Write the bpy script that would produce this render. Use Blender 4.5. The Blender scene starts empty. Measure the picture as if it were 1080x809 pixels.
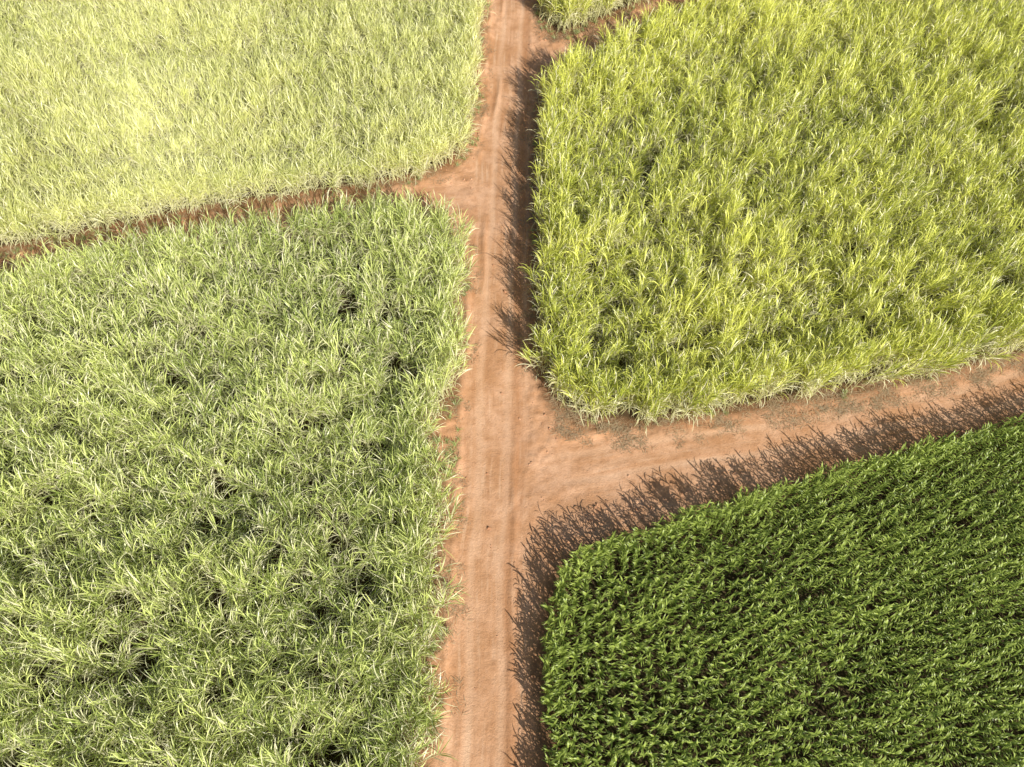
import bpy, math, random
import numpy as np
from mathutils import Vector, noise as mn

rng = np.random.default_rng(7)
random.seed(7)
scene = bpy.context.scene
R = math.radians

# ------------------------------------------------------------------ layout (metres, x east, y north)
A = [(-72,20.5),(-46.3,29.6),(-37.3,32.6),(-33.6,33.8),(-29.1,35.1),(-24.4,36.5),(-17.5,38.0),(-11.0,39.3),(-7.4,40.3),(-4.9,41.4),
     (-3.6,44.4),(-3.4,49.1),(-3.0,55.4),(-2.9,64.1),(-2.6,77.7),(-2.5,84),(-72,84)]
B = [(-58,19.4),(-42.3,26.3),(-34.1,29.2),(-29.7,30.9),(-22.4,33.0),(-16.0,34.2),(-11.4,35.2),(-7.4,35.6),(-5.1,34.5),
     (-3.7,32.6),(-3.4,30.8),(-3.7,27.5),(-3.3,23.7),(-3.8,20.6),(-5.1,18.8),(-5.2,17.2),(-4.4,15.7),(-3.8,13.3),(-4.2,10.0),(-3.8,7.5),
     (-4.5,5.1),(-4.0,2.9),(-4.4,0.4),(-4.5,-3.0),(-4.5,-10),(-38,-10),(-50,6)]
C = [(2.8,20.0),(1.9,21.6),(1.6,24),(1.6,27.5),(1.8,34.3),(1.8,41.2),(2.2,47),(2.6,49.6),(4.4,50.8),(9.0,54.8),(14.8,58.8),(19.0,61.6),
     (27.8,66.6),(45,77),(74,84),(74,37),(42.2,26.0),(33.8,24.0),(29.8,23.0),(25.8,22.0),(21.9,21.2),(18.8,20.6),(15.6,19.9),
     (11.9,19.3),(8.3,18.6),(4.7,18.9)]
D = [(3.0,84),(2.9,74.0),(2.6,66),(2.5,61.1),(3.7,57.8),(8.8,60.8),(14.5,64.7),(20.6,68.9),(35,78),(42,84)]
E = [(1.6,-10),(1.7,-3.0),(1.6,0.4),(1.5,2.5),(1.5,5.1),(1.9,8.0),(2.5,9.6),(3.3,10.6),(5.1,11.4),(8.3,12.4),(12.7,13.8),(17.2,15.1),(21.8,16.4),
     (25.4,17.5),(30.2,18.8),(37.8,20.7),(60,27),(60,10),(42,-10)]
POLY = dict(A=A,B=B,C=C,D=D,E=E)

def inside(P, x, y):
    c = np.zeros(x.shape, bool); n=len(P)
    for i in range(n):
        x1,y1=P[i]; x2,y2=P[(i+1)%n]
        if y1==y2: continue
        m=((y1>y)!=(y2>y)) & (x < (x2-x1)*(y-y1)/(y2-y1)+x1)
        c ^= m
    return c
def segdist(P, x, y, closed=True):
    d=np.full(x.shape,1e9); n=len(P)
    for i in range(n if closed else n-1):
        ax,ay=P[i]; bx,by=P[(i+1)%n]
        dx,dy=bx-ax,by-ay; L=dx*dx+dy*dy
        t=np.clip(((x-ax)*dx+(y-ay)*dy)/L,0,1)
        d=np.minimum(d,np.hypot(x-ax-t*dx,y-ay-t*dy))
    return d
def pathcoord(P, x, y):
    """signed across, along"""
    d=np.full(x.shape,1e9); ac=np.zeros(x.shape); al=np.zeros(x.shape); s0=0
    for i in range(len(P)-1):
        ax,ay=P[i]; bx,by=P[i+1]
        dx,dy=bx-ax,by-ay; L=math.hypot(dx,dy)
        t=np.clip(((x-ax)*dx+(y-ay)*dy)/L/L,0,1)
        dd=np.hypot(x-ax-t*dx,y-ay-t*dy)
        sg=np.sign((x-ax)*dy-(y-ay)*dx)
        m=dd<d
        d=np.where(m,dd,d); ac=np.where(m,dd*sg,ac); al=np.where(m,s0+t*L,al); s0+=L
    return ac,al
def smooth(P,it=3):
    P=[tuple(p) for p in P]
    for _ in range(it):
        Q=[P[0]]
        for a,b in zip(P[:-1],P[1:]):
            Q.append((a[0]*.75+b[0]*.25,a[1]*.75+b[1]*.25)); Q.append((a[0]*.25+b[0]*.75,a[1]*.25+b[1]*.75))
        Q.append(P[-1]); P=Q
    return P
def nz(x,y,s,seed=0.0):
    return np.array([mn.noise(Vector((a*s+seed,b*s-seed*1.7,seed))) for a,b in zip(x.ravel(),y.ravel())]).reshape(x.shape)
def ss(a,b,x):
    t=np.clip((x-a)/(b-a),0,1); return t*t*(3-2*t)

MAIN=[(-1.5,-14),(-1.4,5),(-1.2,16),(-0.9,30),(-0.6,42),(-0.1,52),(0.1,64),(0.3,90)]
EAST=smooth([(-1.0,15.5),(5.7,16.4),(12.8,17.6),(21.3,19.0),(32.9,21.7),(62,31)],2)
TURN=smooth([(-0.3,-2),(-0.2,8),(0.8,14.5),(6.5,16.0),(14,17.2),(21.3,18.9),(33,21.4)],3)
WEST=smooth([(-1,38.5),(-5.5,38.4),(-11,37.3),(-17.5,35.8),(-29,33.0),(-44,28.0),(-70,18.5)],2)
NE=smooth([(-0.2,44),(0.8,51),(4,55),(9,58.6),(14.8,62.4),(24,68),(45,80)],2)

# ------------------------------------------------------------------ materials
def newmat(name):
    m=bpy.data.materials.new(name); m.use_nodes=True
    nt=m.node_tree; nt.nodes.clear(); return m,nt
class NB:
    def __init__(s,nt): s.nt=nt
    def n(s,t,**k):
        nd=s.nt.nodes.new(t)
        for a,b in k.items():
            if a=='inp':
                for i,v in b.items(): nd.inputs[i].default_value=v
            else: setattr(nd,a,b)
        return nd
    def l(s,a,b): s.nt.links.new(a,b)
    def mix(s,f,a,b,bt='MIX'):
        nd=s.nt.nodes.new('ShaderNodeMix'); nd.data_type='RGBA'; nd.blend_type=bt
        for i,v in ((0,f),(6,a),(7,b)):
            if hasattr(v,'links'): s.l(v,nd.inputs[i])
            elif i==0: nd.inputs[0].default_value=v
            else: nd.inputs[i].default_value=(*v,1)
        return nd.outputs[2]
    def math(s,op,a,b=0.0,c=0.0,clamp=False):
        nd=s.nt.nodes.new('ShaderNodeMath'); nd.operation=op; nd.use_clamp=clamp
        for i,v in enumerate((a,b,c)):
            if hasattr(v,'links'): s.l(v,nd.inputs[i])
            else: nd.inputs[i].default_value=v
        return nd.outputs[0]
    def noise(s,vec,scale,detail=4,rough=.55):
        nd=s.n('ShaderNodeTexNoise'); nd.inputs['Scale'].default_value=scale
        nd.inputs['Detail'].default_value=detail; nd.inputs['Roughness'].default_value=rough
        if vec is not None: s.l(vec,nd.inputs['Vector'])
        return nd.outputs['Fac']
    def ramp(s,f,lo,hi,a=0.0,b=1.0):
        nd=s.n('ShaderNodeMapRange'); s.l(f,nd.inputs[0])
        for i,v in enumerate((lo,hi,a,b)): nd.inputs[i+1].default_value=v
        nd.interpolation_type='SMOOTHSTEP'
        return nd.outputs[0]

def leaf_mat(name, dark, light, straw, trans=.13, rough=.36, spec=.6):
    m,nt=newmat(name); b=NB(nt)
    tint=b.n('ShaderNodeAttribute',attribute_type='INSTANCER',attribute_name='tint').outputs['Fac']
    dry=b.n('ShaderNodeAttribute',attribute_type='GEOMETRY',attribute_name='dry').outputs['Fac']
    var=b.n('ShaderNodeAttribute',attribute_type='GEOMETRY',attribute_name='var').outputs['Fac']
    f=b.math('ADD',b.math('MULTIPLY',tint,.5),b.math('MULTIPLY',var,.65),clamp=True)
    col=b.mix(f,dark,light)
    col=b.mix(dry,col,straw)
    p=b.n('ShaderNodeBsdfPrincipled',inp={'Roughness':rough,'Specular IOR Level':spec})
    b.l(col,p.inputs['Base Color'])
    t=b.n('ShaderNodeBsdfTranslucent'); b.l(b.mix(.4,col,(light[0]*1.0,light[1]*1.0,light[2]*.5)),t.inputs['Color'])
    mx=b.n('ShaderNodeMixShader',inp={0:trans}); b.l(p.outputs[0],mx.inputs[1]); b.l(t.outputs[0],mx.inputs[2])
    o=b.n('ShaderNodeOutputMaterial'); b.l(mx.outputs[0],o.inputs[0])
    return m
STRAW=(.92,.85,.60)
matA=leaf_mat('cane_leaf_pale',(.46,.52,.12),(.99,.99,.45),(.97,.92,.66),trans=.22)  # paler for drier leaves, plus haze and glare painted into the colour
matB=leaf_mat('cane_leaf_green',(.17,.255,.032),(.92,.99,.34),STRAW)
matC=leaf_mat('cane_leaf_yellowgreen',(.28,.35,.026),(.97,.98,.22),STRAW)
matE=leaf_mat('corn_leaf',(.09,.155,.02),(.46,.56,.115),(.4,.42,.18),trans=.15,rough=.42,spec=.45)
matW=leaf_mat('weed_leaf',(.20,.28,.07),(.45,.52,.18),STRAW)
matL=leaf_mat('dry_leaf',(.30,.19,.10),(.50,.36,.21),(.6,.5,.33),trans=.1,rough=.7,spec=.2)

# ------------------------------------------------------------------ plant meshes
class MB:
    def __init__(s): s.v=[];s.f=[];s.dry=[];s.var=[]
    def leaf(s,base,az,el,length,width,curl,nseg=5,dry=0.,var=.5,twist=0.,side=0.):
        p=Vector(base); a=az; e=el; seg=length/nseg; i0=len(s.v)
        for k in range(nseg+1):
            t=k/nseg; vv=var-.12+.4*t*t
            w=width*(min(1,.35+t*3.0) if t<.25 else (1-((t-.25)/.75)**1.7))*.5
            dirv=Vector((math.cos(e)*math.cos(a),math.cos(e)*math.sin(a),math.sin(e)))
            sd=Vector((-math.sin(a),math.cos(a),0)); up=sd.cross(dirv)*-1
            tw=twist*t; sv=sd*math.cos(tw)+up*math.sin(tw)
            if k==nseg: s.v.append(tuple(p)); s.dry.append(dry); s.var.append(vv)
            else:
                for q in (-1,1):
                    s.v.append(tuple(p+sv*w*q)); s.dry.append(dry); s.var.append(vv+ (.12 if q>0 else -.05))
            p=p+dirv*seg; e-=curl*(.3+1.4*t)/nseg; a+=side/nseg
            e=max(e,-1.45)
        for k in range(nseg-1):
            j=i0+2*k; s.f.append((j,j+1,j+3,j+2))
        j=i0+2*(nseg-1); s.f.append((j,j+1,j+2))
    def stalk(s,a,bv,r,dry=.3,var=.3):
        a=Vector(a);bv=Vector(bv); i0=len(s.v)
        for P,rr in ((a,r),(bv,r*.6)):
            for k in range(4):
                s.v.append((P.x+rr*math.cos(k*1.571),P.y+rr*math.sin(k*1.571),P.z)); s.dry.append(dry); s.var.append(var)
        for k in range(4): s.f.append((i0+k,i0+(k+1)%4,i0+4+(k+1)%4,i0+4+k))
    def obj(s,name,mat):
        me=bpy.data.meshes.new(name); me.from_pydata(s.v,[],s.f)
        for nm,d in (('dry',s.dry),('var',s.var)):
            at=me.attributes.new(nm,'FLOAT','POINT'); at.data.foreach_set('value',np.array(d,np.float32))
        me.materials.append(mat); 
        for p in me.polygons: p.use_smooth=True
        return bpy.data.objects.new(name,me)
U=random.uniform
def cane_clump(mat,name,nst=4,bias=.7,h=(1.6,2.35),dryf=.12):
    m=MB()
    for i in range(nst):
        bx,by=U(-.4,.4),U(-.4,.4); hh=U(*h); lx,ly=U(-.35,.35),U(-.25,.4)
        top=Vector((bx+lx,by+ly,hh)); m.stalk((bx,by,0),top,.022,dry=.5)
        nl=random.randint(8,11); a0=U(0,6.28)
        for k in range(nl):
            t=k/(nl-1)
            az=a0+k*math.pi+U(-.7,.7) if random.random()<.5 else U(0,6.28)
            # wind bias towards +y
            az=az+bias*math.sin(math.pi/2-az)*.8
            z=hh-.9+.9*t
            base=(bx+lx*z/hh,by+ly*z/hh,z)
            el=R(U(32,58)+t*30)
            L=U(1.0,1.6)*(1-.25*t)
            dr=0.0
            if t<.3 and random.random()<.5: dr=U(.5,1)
            elif random.random()<dryf: dr=U(.3,.9)
            m.leaf(base,az,el,L,U(.036,.06),U(1.1,2.3),dry=dr,var=U(0,1)**1.5*.95+.1*t,twist=U(-1.2,1.2),side=U(-.5,.5))  # pale end of var paints in the whitish shine of the blades
        for k in range(3): # trash hanging low
            z=U(.4,hh-.8); m.leaf((bx+lx*z/hh,by+ly*z/hh,z),U(0,6.28),R(U(0,40)),U(.6,1.1),.045,2.2,nseg=4,dry=U(.5,.9),var=.1,twist=U(-1,1))
    return m.obj(name,mat)
def corn_plant(mat,name):
    m=MB(); hh=U(1.6,1.8); lx,ly=U(-.06,.06),U(-.06,.06)
    m.stalk((0,0,0),(lx,ly,hh),.02,dry=.0,var=.8)
    nl=13; a0=U(-.35,.35)
    for k in range(nl):
        t=k/(nl-1); z=.2+(hh-.2)*t**.8
        az=a0+(k%2)*math.pi+U(-.6,.6)+t*.6
        m.leaf((lx*t,ly*t,z),az,R(U(36,54)+18*t),U(.40,.52)*(1-.3*abs(t-.5)),U(.06,.08),U(1.8,2.9),
               dry=0 if random.random()>.04 else .5,var=U(.0,.7)+.25*t,twist=U(-.7,.7),side=U(-.3,.3))
    return m.obj(name,mat)
def weed(mat,name):
    m=MB()
    for k in range(22):
        m.leaf((U(-.07,.07),U(-.07,.07),0),U(0,6.28),R(U(25,85)),U(.2,.55),U(.015,.03),U(.6,2),nseg=4,dry=U(0,.6)**2,var=U(0,1),twist=U(-1,1))
    return m.obj(name,mat)
def litter(mat,name):
    m=MB()
    for k in range(16):
        a=U(0,6.28)
        m.leaf((U(-.5,.5),U(-.5,.5),U(.02,.09)),a,R(U(-2,14)),U(.2,.6),U(.02,.045),U(.1,.5),nseg=4,dry=U(0,.8),var=U(0,1),twist=U(-.6,.6),side=U(-.6,.6))
    return m.obj(name,mat)
def coll(name,objs):
    c=bpy.data.collections.new(name)
    for o in objs: c.objects.link(o)
    return c

# ------------------------------------------------------------------ instancing through geometry nodes
def scatter(name,cl,nvar,x,y,z,rot,scl,tint):
    n=len(x)
    me=bpy.data.meshes.new(name); me.vertices.add(n)
    me.vertices.foreach_set('co',np.stack([x,y,z],1).astype(np.float32).ravel())
    a=me.attributes.new('rot','FLOAT_VECTOR','POINT'); a.data.foreach_set('vector',rot.astype(np.float32).ravel())
    a=me.attributes.new('scl','FLOAT_VECTOR','POINT'); a.data.foreach_set('vector',scl.astype(np.float32).ravel())
    a=me.attributes.new('tint','FLOAT','POINT'); a.data.foreach_set('value',tint.astype(np.float32))
    a=me.attributes.new('idx','INT','POINT'); a.data.foreach_set('value',rng.integers(0,nvar,n).astype(np.int32))
    o=bpy.data.objects.new(name,me); scene.collection.objects.link(o)
    ng=bpy.data.node_groups.new(name+'_gn','GeometryNodeTree')
    ng.interface.new_socket('Geometry',in_out='INPUT',socket_type='NodeSocketGeometry')
    ng.interface.new_socket('Geometry',in_out='OUTPUT',socket_type='NodeSocketGeometry')
    N=ng.nodes; gi=N.new('NodeGroupInput'); go=N.new('NodeGroupOutput')
    ip=N.new('GeometryNodeInstanceOnPoints'); ci=N.new('GeometryNodeCollectionInfo')
    ci.inputs['Collection'].default_value=cl; ci.inputs['Separate Children'].default_value=True; ci.inputs['Reset Children'].default_value=True
    def na(t,nm):
        q=N.new('GeometryNodeInputNamedAttribute'); q.data_type=t; q.inputs['Name'].default_value=nm; return q.outputs['Attribute']
    L=ng.links.new
    L(gi.outputs[0],ip.inputs['Points']); L(ci.outputs[0],ip.inputs['Instance'])
    ip.inputs['Pick Instance'].default_value=True
    L(na('INT','idx'),ip.inputs['Instance Index'])
    e2r=N.new('FunctionNodeEulerToRotation'); L(na('FLOAT_VECTOR','rot'),e2r.inputs[0]); L(e2r.outputs[0],ip.inputs['Rotation'])
    L(na('FLOAT_VECTOR','scl'),ip.inputs['Scale'])
    L(ip.outputs[0],go.inputs[0])
    md=o.modifiers.new('instances','NODES'); md.node_group=ng
    return o

def cane_field(name,P,mat,sp,seed,rotc,lean,hs=1.0,tb=.5,gap=-.42,dryf=.12,bias=.7,rel=1.0,inset=.3,eh=1.12):
    xs=[p[0] for p in P]; ys=[p[1] for p in P]
    gx,gy=np.meshgrid(np.arange(min(xs)-1,max(xs)+1,sp),np.arange(min(ys)-1,max(ys)+1,sp))
    x=gx.ravel()+rng.uniform(-.42,.42,gx.size)*sp; y=gy.ravel()+rng.uniform(-.42,.42,gx.size)*sp
    # second, denser pass only used for the outer metre and a half, extra plants added to make the cast shadow solid
    x2=gx.ravel()+rng.uniform(-.5,.5,gx.size)*sp; y2=gy.ravel()+rng.uniform(-.5,.5,gx.size)*sp
    ext=np.concatenate([np.zeros(len(x),bool),np.ones(len(x2),bool)])
    x=np.concatenate([x,x2]); y=np.concatenate([y,y2])
    k=(np.abs(x)<30+.62*(y+6))&(y>-9)
    x,y,ext=x[k],y[k],ext[k]
    d=segdist(P,x,y); ins=inside(P,x,y); sd=np.where(ins,d,-d)
    k=(~ext)|((sd>0)&(sd<1.7))
    x,y,sd=x[k],y[k],sd[k]
    edge=nz(x,y,.55,seed)*.55+nz(x,y,1.7,seed+4)*.3
    k=sd>(inset+edge)
    x,y,sd=x[k],y[k],sd[k]
    n1=nz(x,y,.20,seed+11); n2=nz(x*.75,y*1.25,.55,seed+23); n3=nz(x,y,.06,seed+31)
    g=n2*.75+n1*.45
    k=(g>gap)|(rng.random(len(x))<.35)|(sd<1.2)
    x,y,sd,n1,n2,n3,g=[q[k] for q in (x,y,sd,n1,n2,n3,g)]
    n=len(x)
    s=(1+rel*(.30*n1+.36*n2)+rng.normal(0,.10,n))*hs
    s=np.where(sd<1.9,np.clip(s,hs*eh*.9,hs*eh*1.15),s)  # edge height factor, raised on some fields to deepen their cast shadow
    s=np.clip(s,.6,1.6)
    rot=np.stack([rng.normal(0,.15,n)-lean[1],rng.normal(0,.15,n)+lean[0],rotc+rng.normal(0,.8,n)],1)
    scl=np.stack([rng.uniform(.9,1.12,n),rng.uniform(.9,1.12,n),s],1)
    tint=np.clip(tb+.45*n3+.55*n1+.3*n2+rng.normal(0,.18,n),0,1)
    cl=coll(name+'_clumps',[cane_clump(mat,name+'_clump_%d'%i,dryf=dryf,bias=bias) for i in range(11)])
    print(name,n)
    return scatter(name,cl,11,x,y,np.zeros(n),rot,scl,tint)

cane_field('sugarcane_field',B,matB,.74,3.1,-.3,(.08,.06),hs=1.10,tb=.46,gap=-.32,rel=1.4,dryf=.24,eh=1.25)
cane_field('sugarcane_field',A,matA,.70,17.3,-.3,(.05,.10),hs=.96,tb=.6,gap=-.6,dryf=.26,inset=.05,eh=.95)
cane_field('sugarcane_field',C,matC,.72,41.7,-.3,(.08,.12),hs=1.12,tb=.5,gap=-.45,dryf=.18,rel=1.1,eh=1.22)
cane_field('sugarcane_field',D,matC,.72,57.7,-.3,(.08,.12),hs=1.0,tb=.5,gap=-.5,dryf=.16)

# corn in planted rows
ang=R(4.0)
rs,ps=.64,.25
gx,gy=np.meshgrid(np.arange(-10,75,rs),np.arange(-20,45,ps))
gx=gx+nz(gx,gy,.12,77.)*.25
px_=gx+rng.normal(0,.03,gx.shape); py_=gy+rng.normal(0,.04,gx.shape)
x=(px_*math.cos(ang)+py_*math.sin(ang)).ravel(); y=(-px_*math.sin(ang)+py_*math.cos(ang)).ravel()
x2=x+rng.uniform(-.3,.3,len(x)); y2=y+rng.uniform(-.17,.17,len(x))  # extra edge plants, added so the corn casts a more solid shadow
ext=np.concatenate([np.zeros(len(x),bool),np.ones(len(x2),bool)]); x=np.concatenate([x,x2]); y=np.concatenate([y,y2])
k=(np.abs(x)<30+.62*(y+6))&(y>-9)
x,y,ext=x[k],y[k],ext[k]
sd=np.where(inside(E,x,y),1,-1)*segdist(E,x,y)
k=(sd>.15)&(rng.random(len(x))>.02)&((~ext)|(sd<1.0))
x,y,sd=x[k],y[k],sd[k]
n1=nz(x,y,.3,88.); n2=nz(x*.5,y*1.6,1.0,95.)
k=((n1*.6+n2*.6)>-.50)|(sd<1)
x,y,n1,n2,sd=x[k],y[k],n1[k],n2[k],sd[k]; n=len(x); print('corn',n)
s=np.clip(1+.14*n1+.16*n2+rng.normal(0,.07,n)+.10*(sd<1.0),.6,1.35)
rot=np.stack([rng.normal(0,.07,n),rng.normal(0,.07,n),rng.normal(0,.6,n)-ang+math.pi*rng.integers(0,2,n)],1)
scl=np.stack([s,s,s],1)
cl=coll('corn_plants',[corn_plant(matE,'corn_plant_%d'%i) for i in range(10)])
scatter('corn_field',cl,10,x,y,np.zeros(n),rot,scl,np.clip(.5+.5*n1+.3*n2+rng.normal(0,.2,n),0,1))

# ------------------------------------------------------------------ dirt road sheet with relief
st=.14
gx,gy=np.meshgrid(np.arange(-60,60,st),np.arange(-12,84,st))
vis=(np.abs(gx)<30+.62*(gy+6))
idx=np.where(vis.ravel())[0]; X=gx.ravel()[idx]; Y=gy.ravel()[idx]
insd=np.zeros(len(X),bool); dd=np.full(len(X),1e9)
for P in POLY.values():
    insd|=inside(P,X,Y); dd=np.minimum(dd,segdist(P,X,Y))
sdv=np.where(insd,dd,-dd)
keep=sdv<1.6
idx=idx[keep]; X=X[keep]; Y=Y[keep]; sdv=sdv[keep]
am,lm=pathcoord(MAIN,X,Y); ae,le=pathcoord(EAST,X,Y); at_,lt=pathcoord(TURN,X,Y); aw,lw=pathcoord(WEST,X,Y); an,ln=pathcoord(NE,X,Y)
wob=nz(X,Y,.25,5.); wob2=nz(X,Y,.11,15.)
wm=(1-ss(1.7,2.7,np.abs(am+.3*wob)))
we=(1-ss(1.4,2.3,np.abs(ae+.3*wob)))*ss(1.5,6,le)
wt=(1-ss(1.3,2.1,np.abs(at_+.3*wob)))*ss(5,9,lt)*(1-ss(22,30,lt))
ww=(1-ss(1.0,1.7,np.abs(aw+.3*wob)))*ss(1,4,lw)
wn=(1-ss(1.2,1.9,np.abs(an+.3*wob)))*ss(1,5,ln)
def ruts(a,sep,w): return np.exp(-((np.abs(a)-sep)/w)**2)
z=.03+.035*nz(X,Y,.35,9.)+.018*nz(X,Y,1.4,19.)+.012*nz(X,Y,3.7,29.)
wall=np.maximum.reduce([wm,we,wt,ww,wn])
bn=nz(X,Y,.9,39.)
z+=(1-wall)*(.07+.07*bn+.07*nz(X,Y,2.6,49.))
z-=.045*ruts(am-.1,.85,.22)*wm+.035*ruts(ae,.8,.22)*we+.025*ruts(at_,.8,.2)*wt+.05*ruts(aw,.8,.25)*ww+.04*ruts(an,.8,.25)*wn
# graded ridge just right of the main wheel tracks, spill berms and erosion rills on the left
z+=.09*np.exp(-((am-1.35-.15*nz(X,Y,.3,66.))/.13)**2)*(1-ss(16,20,Y))*(.7+.6*bn)
z+=.18*np.exp(-((am+2.0-.4*nz(X,Y,.25,67.))/.18)**2)*np.clip(.5+1.3*bn,0,2)*np.where((Y>34.5)&(Y<42),.1,1)
z-=.06*np.exp(-((am+1.6-.5*nz(X,Y,.4,167.))/.10)**2)*np.clip(nz(X,Y,.22,168.)*3,0,1)
z+=.14*np.exp(-((am+1.0-.6*nz(X,Y,.13,77.))/.15)**2)*np.clip(nz(X,Y,.3,78.)*2.5,0,1)*ss(17,20,Y)
z+=.10*np.exp(-((am-1.75)/.2)**2)*ss(40,46,Y)*(.6+.8*bn)
z+=.16*np.exp(-((ae+1.9-.3*nz(X,Y,.25,68.))/.28)**2)*ss(3,7,le)*(.7+.9*bn)
z=np.maximum(z,.012)
mp=-np.ones(gx.size,np.int64); mp[idx]=np.arange(len(idx))
G=mp.reshape(gx.shape)
q=np.stack([G[:-1,:-1],G[:-1,1:],G[1:,1:],G[1:,:-1]],-1).reshape(-1,4); q=q[(q>=0).all(1)]
me=bpy.data.meshes.new('dirt_road')
me.vertices.add(len(idx)); me.vertices.foreach_set('co',np.stack([X,Y,z],1).astype(np.float32).ravel())
me.loops.add(q.size); me.loops.foreach_set('vertex_index',q.ravel().astype(np.int32))
me.polygons.add(len(q)); me.polygons.foreach_set('loop_start',(np.arange(len(q))*4).astype(np.int32))
me.update(calc_edges=True); me.validate()
me.polygons.foreach_set('use_smooth',np.ones(len(me.polygons),bool))
def va(nm,a,b,c):
    t=me.attributes.new(nm,'FLOAT_VECTOR','POINT'); t.data.foreach_set('vector',np.stack([a,b,c],1).astype(np.float32).ravel())
w2=.35*wob2+.12*nz(X,Y,.35,215.)
va('rmain',am+w2,lm,wm); va('reast',ae+w2,le,we); va('rturn',at_+w2,lt,wt); va('rwest',aw+w2,lw,ww); va('rne',an+w2,ln,wn)
t=me.attributes.new('edge','FLOAT','POINT'); t.data.foreach_set('value',(-sdv).astype(np.float32))
road=bpy.data.objects.new('dirt_road',me); scene.collection.objects.link(road)

m,nt=newmat('red_dirt'); b=NB(nt)
pos=b.n('ShaderNodeNewGeometry').outputs['Position']
big=b.noise(pos,.35,5,.6); mid=b.noise(pos,1.6,6,.65); fine=b.noise(pos,9,6,.7); vf=b.noise(pos,38,4,.7)
brk=b.noise(pos,.45,5,.65)
col=b.mix(b.ramp(big,.35,.65),(.62,.33,.17),(.79,.465,.28))
col=b.mix(b.math('MULTIPLY',b.ramp(mid,.42,.68),.5),col,(.50,.245,.115))
for nm,amt,sx in (('rmain',.95,3.0),('reast',.8,2.6),('rturn',.35,2.2),('rwest',.5,3.),('rne',.5,3.)):
    a=b.n('ShaderNodeAttribute',attribute_name=nm).outputs['Vector']
    sp=b.n('ShaderNodeSeparateXYZ'); b.l(a,sp.inputs[0])
    cb=b.n('ShaderNodeCombineXYZ'); b.l(b.math('MULTIPLY',sp.outputs[0],sx),cb.inputs[0]); b.l(b.math('MULTIPLY',sp.outputs[1],.12),cb.inputs[1])
    s1=b.noise(cb.outputs[0],1.0,6,.65)
    wgt=b.math('MULTIPLY',sp.outputs[2],b.ramp(brk,.38,.62,.1,1.0))
    lt_=b.math('MULTIPLY',b.ramp(s1,.48,.66),b.math('MULTIPLY',wgt,.55*amt))
    dk_=b.math('MULTIPLY',b.ramp(s1,.46,.32),b.math('MULTIPLY',wgt,.6*amt))
    col=b.mix(lt_,col,(.92,.63,.42)); col=b.mix(dk_,col,(.46,.215,.10))
    if nm in('rmain','reast'):
        # the two worn wheel tracks are compacted, smoother and paler
        wt_=b.math('ABSOLUTE',b.math('SUBTRACT',b.math('ABSOLUTE',sp.outputs[0]),.85))
        col=b.mix(b.math('MULTIPLY',b.ramp(wt_,.38,.05),b.math('MULTIPLY',sp.outputs[2],.3)),col,(.90,.61,.41))
    if nm=='rmain':
        rd=b.math('MULTIPLY',b.ramp(b.math('ABSOLUTE',b.math('SUBTRACT',sp.outputs[0],1.35)),.55,.1),b.math('MULTIPLY',sp.outputs[2],.45))
        col=b.mix(rd,col,(.52,.235,.10))
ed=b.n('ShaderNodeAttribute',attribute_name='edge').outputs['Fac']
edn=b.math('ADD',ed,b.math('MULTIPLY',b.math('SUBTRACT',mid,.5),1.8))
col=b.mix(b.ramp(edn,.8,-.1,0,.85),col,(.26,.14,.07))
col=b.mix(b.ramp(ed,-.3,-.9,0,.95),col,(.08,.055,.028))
col=b.mix(b.math('MULTIPLY',b.ramp(fine,.52,.75),.45),col,(.36,.175,.085),'MIX')
col=b.mix(b.math('MULTIPLY',b.ramp(vf,.58,.75),b.ramp(ed,-.3,.3,0,.25)),col,(.88,.62,.43))
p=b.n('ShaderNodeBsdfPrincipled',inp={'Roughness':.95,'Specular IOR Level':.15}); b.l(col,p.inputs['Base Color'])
hh=b.math('ADD',b.math('MULTIPLY',fine,.7),b.math('MULTIPLY',vf,.25)); hh=b.math('ADD',hh,mid)
bp=b.n('ShaderNodeBump',inp={'Strength':.8,'Distance':.07}); b.l(hh,bp.inputs['Height']); b.l(bp.outputs[0],p.inputs['Normal'])
o=b.n('ShaderNodeOutputMaterial'); b.l(p.outputs[0],o.inputs[0])
me.materials.append(m)

# ------------------------------------------------------------------ ground to the horizon
me=bpy.data.meshes.new('ground'); S=3000
me.from_pydata([(-S,-S,0),(S,-S,0),(S,S,0),(-S,S,0)],[],[(0,1,2,3)])
gr=bpy.data.objects.new('ground',me); scene.collection.objects.link(gr)
m,nt=newmat('soil_and_far_crops'); b=NB(nt)
pos=b.n('ShaderNodeNewGeometry').outputs['Position']
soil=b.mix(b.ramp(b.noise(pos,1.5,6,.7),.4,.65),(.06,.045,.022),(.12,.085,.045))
crop=b.mix(b.ramp(b.noise(pos,.8,8,.7),.35,.65),(.14,.20,.04),(.34,.40,.10))
crop=b.mix(b.ramp(b.noise(pos,.012,3,.5),.45,.55,0,.5),crop,(.40,.40,.14))
ln_=b.n('ShaderNodeVectorMath',operation='LENGTH'); sb=b.n('ShaderNodeVectorMath',operation='SUBTRACT'); sb.inputs[1].default_value=(0,35,0)
b.l(pos,sb.inputs[0]); b.l(sb.outputs[0],ln_.inputs[0])
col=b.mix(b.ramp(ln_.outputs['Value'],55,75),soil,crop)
p=b.n('ShaderNodeBsdfPrincipled',inp={'Roughness':1.,'Specular IOR Level':.1}); b.l(col,p.inputs['Base Color'])
o=b.n('ShaderNodeOutputMaterial'); b.l(p.outputs[0],o.inputs[0]); me.materials.append(m)

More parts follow.
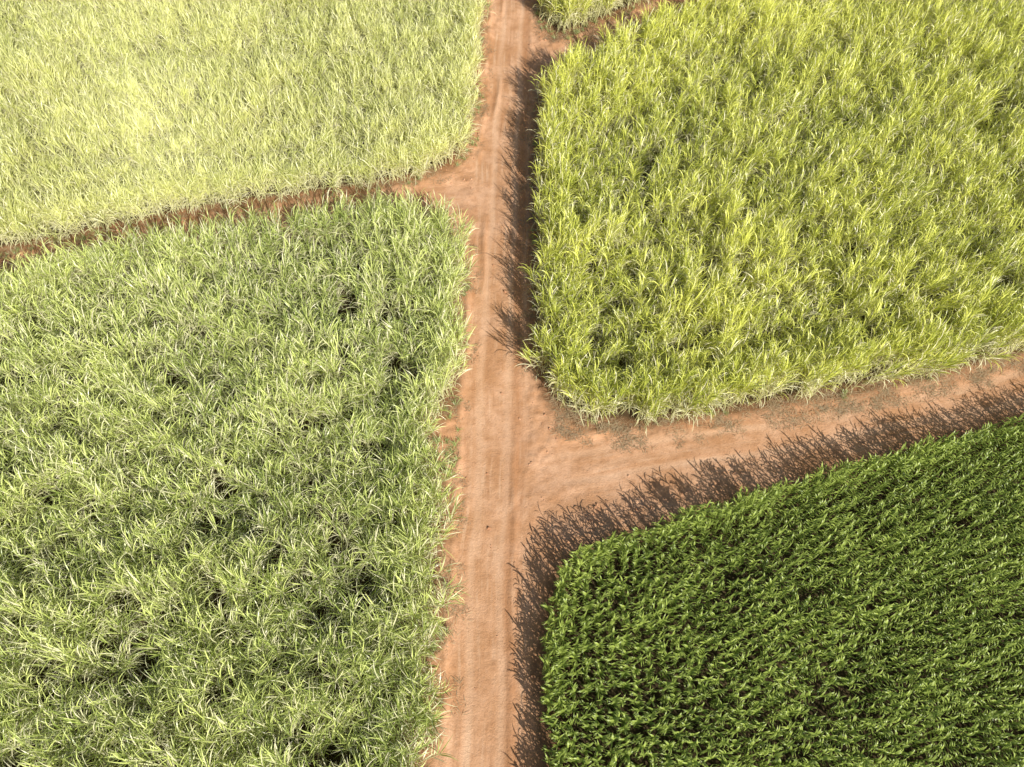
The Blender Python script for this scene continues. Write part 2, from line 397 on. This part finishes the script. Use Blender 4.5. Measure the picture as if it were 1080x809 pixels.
# ------------------------------------------------------------------ verge details
sel=rng.choice(len(X),60000)
ex,ey,es,ez,ew=X[sel],Y[sel],sdv[sel],z[sel],wall[sel]
ni=nz(ex,ey,.5,101.)
isE=segdist(E,ex,ey); isC=segdist(C,ex,ey)
southC=(isC<1.5)&(ex>2.5)&(ey<30)
k=(es>-1.3)&(es<.5)&(isE>2.0)&((((ni>.0)|(es>-.3))&(rng.random(len(ex))<.16))|(southC&(rng.random(len(ex))<.55*np.clip(.7+ni*1.5,0,1))))
lx,ly,lz=ex[k],ey[k],ez[k]; n=len(lx); print('litter',n)
cl=coll('litter_pieces',[litter(matL,'litter_%d'%i) for i in range(5)])
scatter('dry_leaf_litter',cl,5,lx,ly,lz,np.stack([np.zeros(n),np.zeros(n),rng.uniform(0,6.28,n)],1),rng.uniform(.4,.9,(n,1))*np.ones((1,3)),rng.random(n))
notch=np.hypot(ex+4.0,(ey-17.6)*.6)<1.1
k=(((es>-.9)&(es<.3)&(isE>1.2)&(ni>.12)&(rng.random(len(ex))<.10))|(notch&(ni>-.1)&(rng.random(len(ex))<.25)))&(ew<.7)
lx,ly,lz=ex[k],ey[k],ez[k]; n=len(lx); print('weeds',n)
cl=coll('weed_tufts',[weed(matW,'weed_%d'%i) for i in range(5)])
scatter('grass_tufts',cl,5,lx,ly,lz-.01,np.stack([np.zeros(n),np.zeros(n),rng.uniform(0,6.28,n)],1),rng.uniform(.6,1.4,(n,1))*np.ones((1,3)),rng.random(n))
# clods
import bmesh
def clod(name):
    bm=bmesh.new(); bmesh.ops.create_icosphere(bm,subdivisions=2,radius=.05)
    o3=Vector((U(0,50),U(0,50),U(0,50)))
    for v in bm.verts:
        v.co*=1+.5*mn.noise(v.co*22+o3); v.co.z*=.65
    mm=bpy.data.meshes.new(name); bm.to_mesh(mm); bm.free(); mm.materials.append(bpy.data.materials['red_clod']); return bpy.data.objects.new(name,mm)
m,nt=newmat('red_clod'); b=NB(nt)
oi=b.n('ShaderNodeObjectInfo').outputs['Random']
p=b.n('ShaderNodeBsdfPrincipled',inp={'Roughness':1.,'Specular IOR Level':.1}); b.l(b.mix(oi,(.45,.22,.12),(.66,.4,.25)),p.inputs['Base Color'])
o=b.n('ShaderNodeOutputMaterial'); b.l(p.outputs[0],o.inputs[0])
k=(es<.3)&(rng.random(len(ex))<np.where(ew<.5,.3,.02)*np.clip(.5+1.5*ni,.1,1.5))
lx,ly,lz=ex[k],ey[k],ez[k]; n=len(lx); print('clods',n)
cl=coll('clods',[clod('clod_%d'%i) for i in range(5)])
scatter('soil_clods',cl,5,lx,ly,lz,rng.uniform(0,6.28,(n,3)),(rng.exponential(.45,(n,1))+.35)*np.ones((1,3)),rng.random(n))

# ------------------------------------------------------------------ light
el=R(34); az=R(147)   # sun towards the lower right of the frame
sv=Vector((math.sin(az)*math.cos(el),math.cos(az)*math.cos(el),math.sin(el)))
sl=bpy.data.lights.new('sun','SUN'); sl.energy=5.0; sl.angle=R(.5); sl.color=(1,.96,.87)
so=bpy.data.objects.new('sun',sl); so.rotation_euler=sv.to_track_quat('Z','Y').to_euler(); so.location=sv*80; scene.collection.objects.link(so)
w=bpy.data.worlds.new('World'); scene.world=w; w.use_nodes=True
nt=w.node_tree; bg=nt.nodes['Background']; sk=nt.nodes.new('ShaderNodeTexSky'); sk.sky_type='NISHITA'; sk.sun_disc=False
sk.sun_elevation=el; sk.sun_rotation=az; sk.dust_density=2.0
nt.links.new(sk.outputs[0],bg.inputs[0]); bg.inputs[1].default_value=.075

# ------------------------------------------------------------------ camera (drone at 38 m, tilted 30 deg from straight down)
cam=bpy.data.cameras.new('camera'); cam.lens=24; cam.sensor_width=36; cam.clip_end=6000; cam.clip_start=.5
co=bpy.data.objects.new('camera',cam); co.location=(0,0,38); co.rotation_euler=(R(30),0,0)
scene.collection.objects.link(co); scene.camera=co
scene.view_settings.view_transform='Standard'; scene.view_settings.look='None'; scene.view_settings.exposure=0
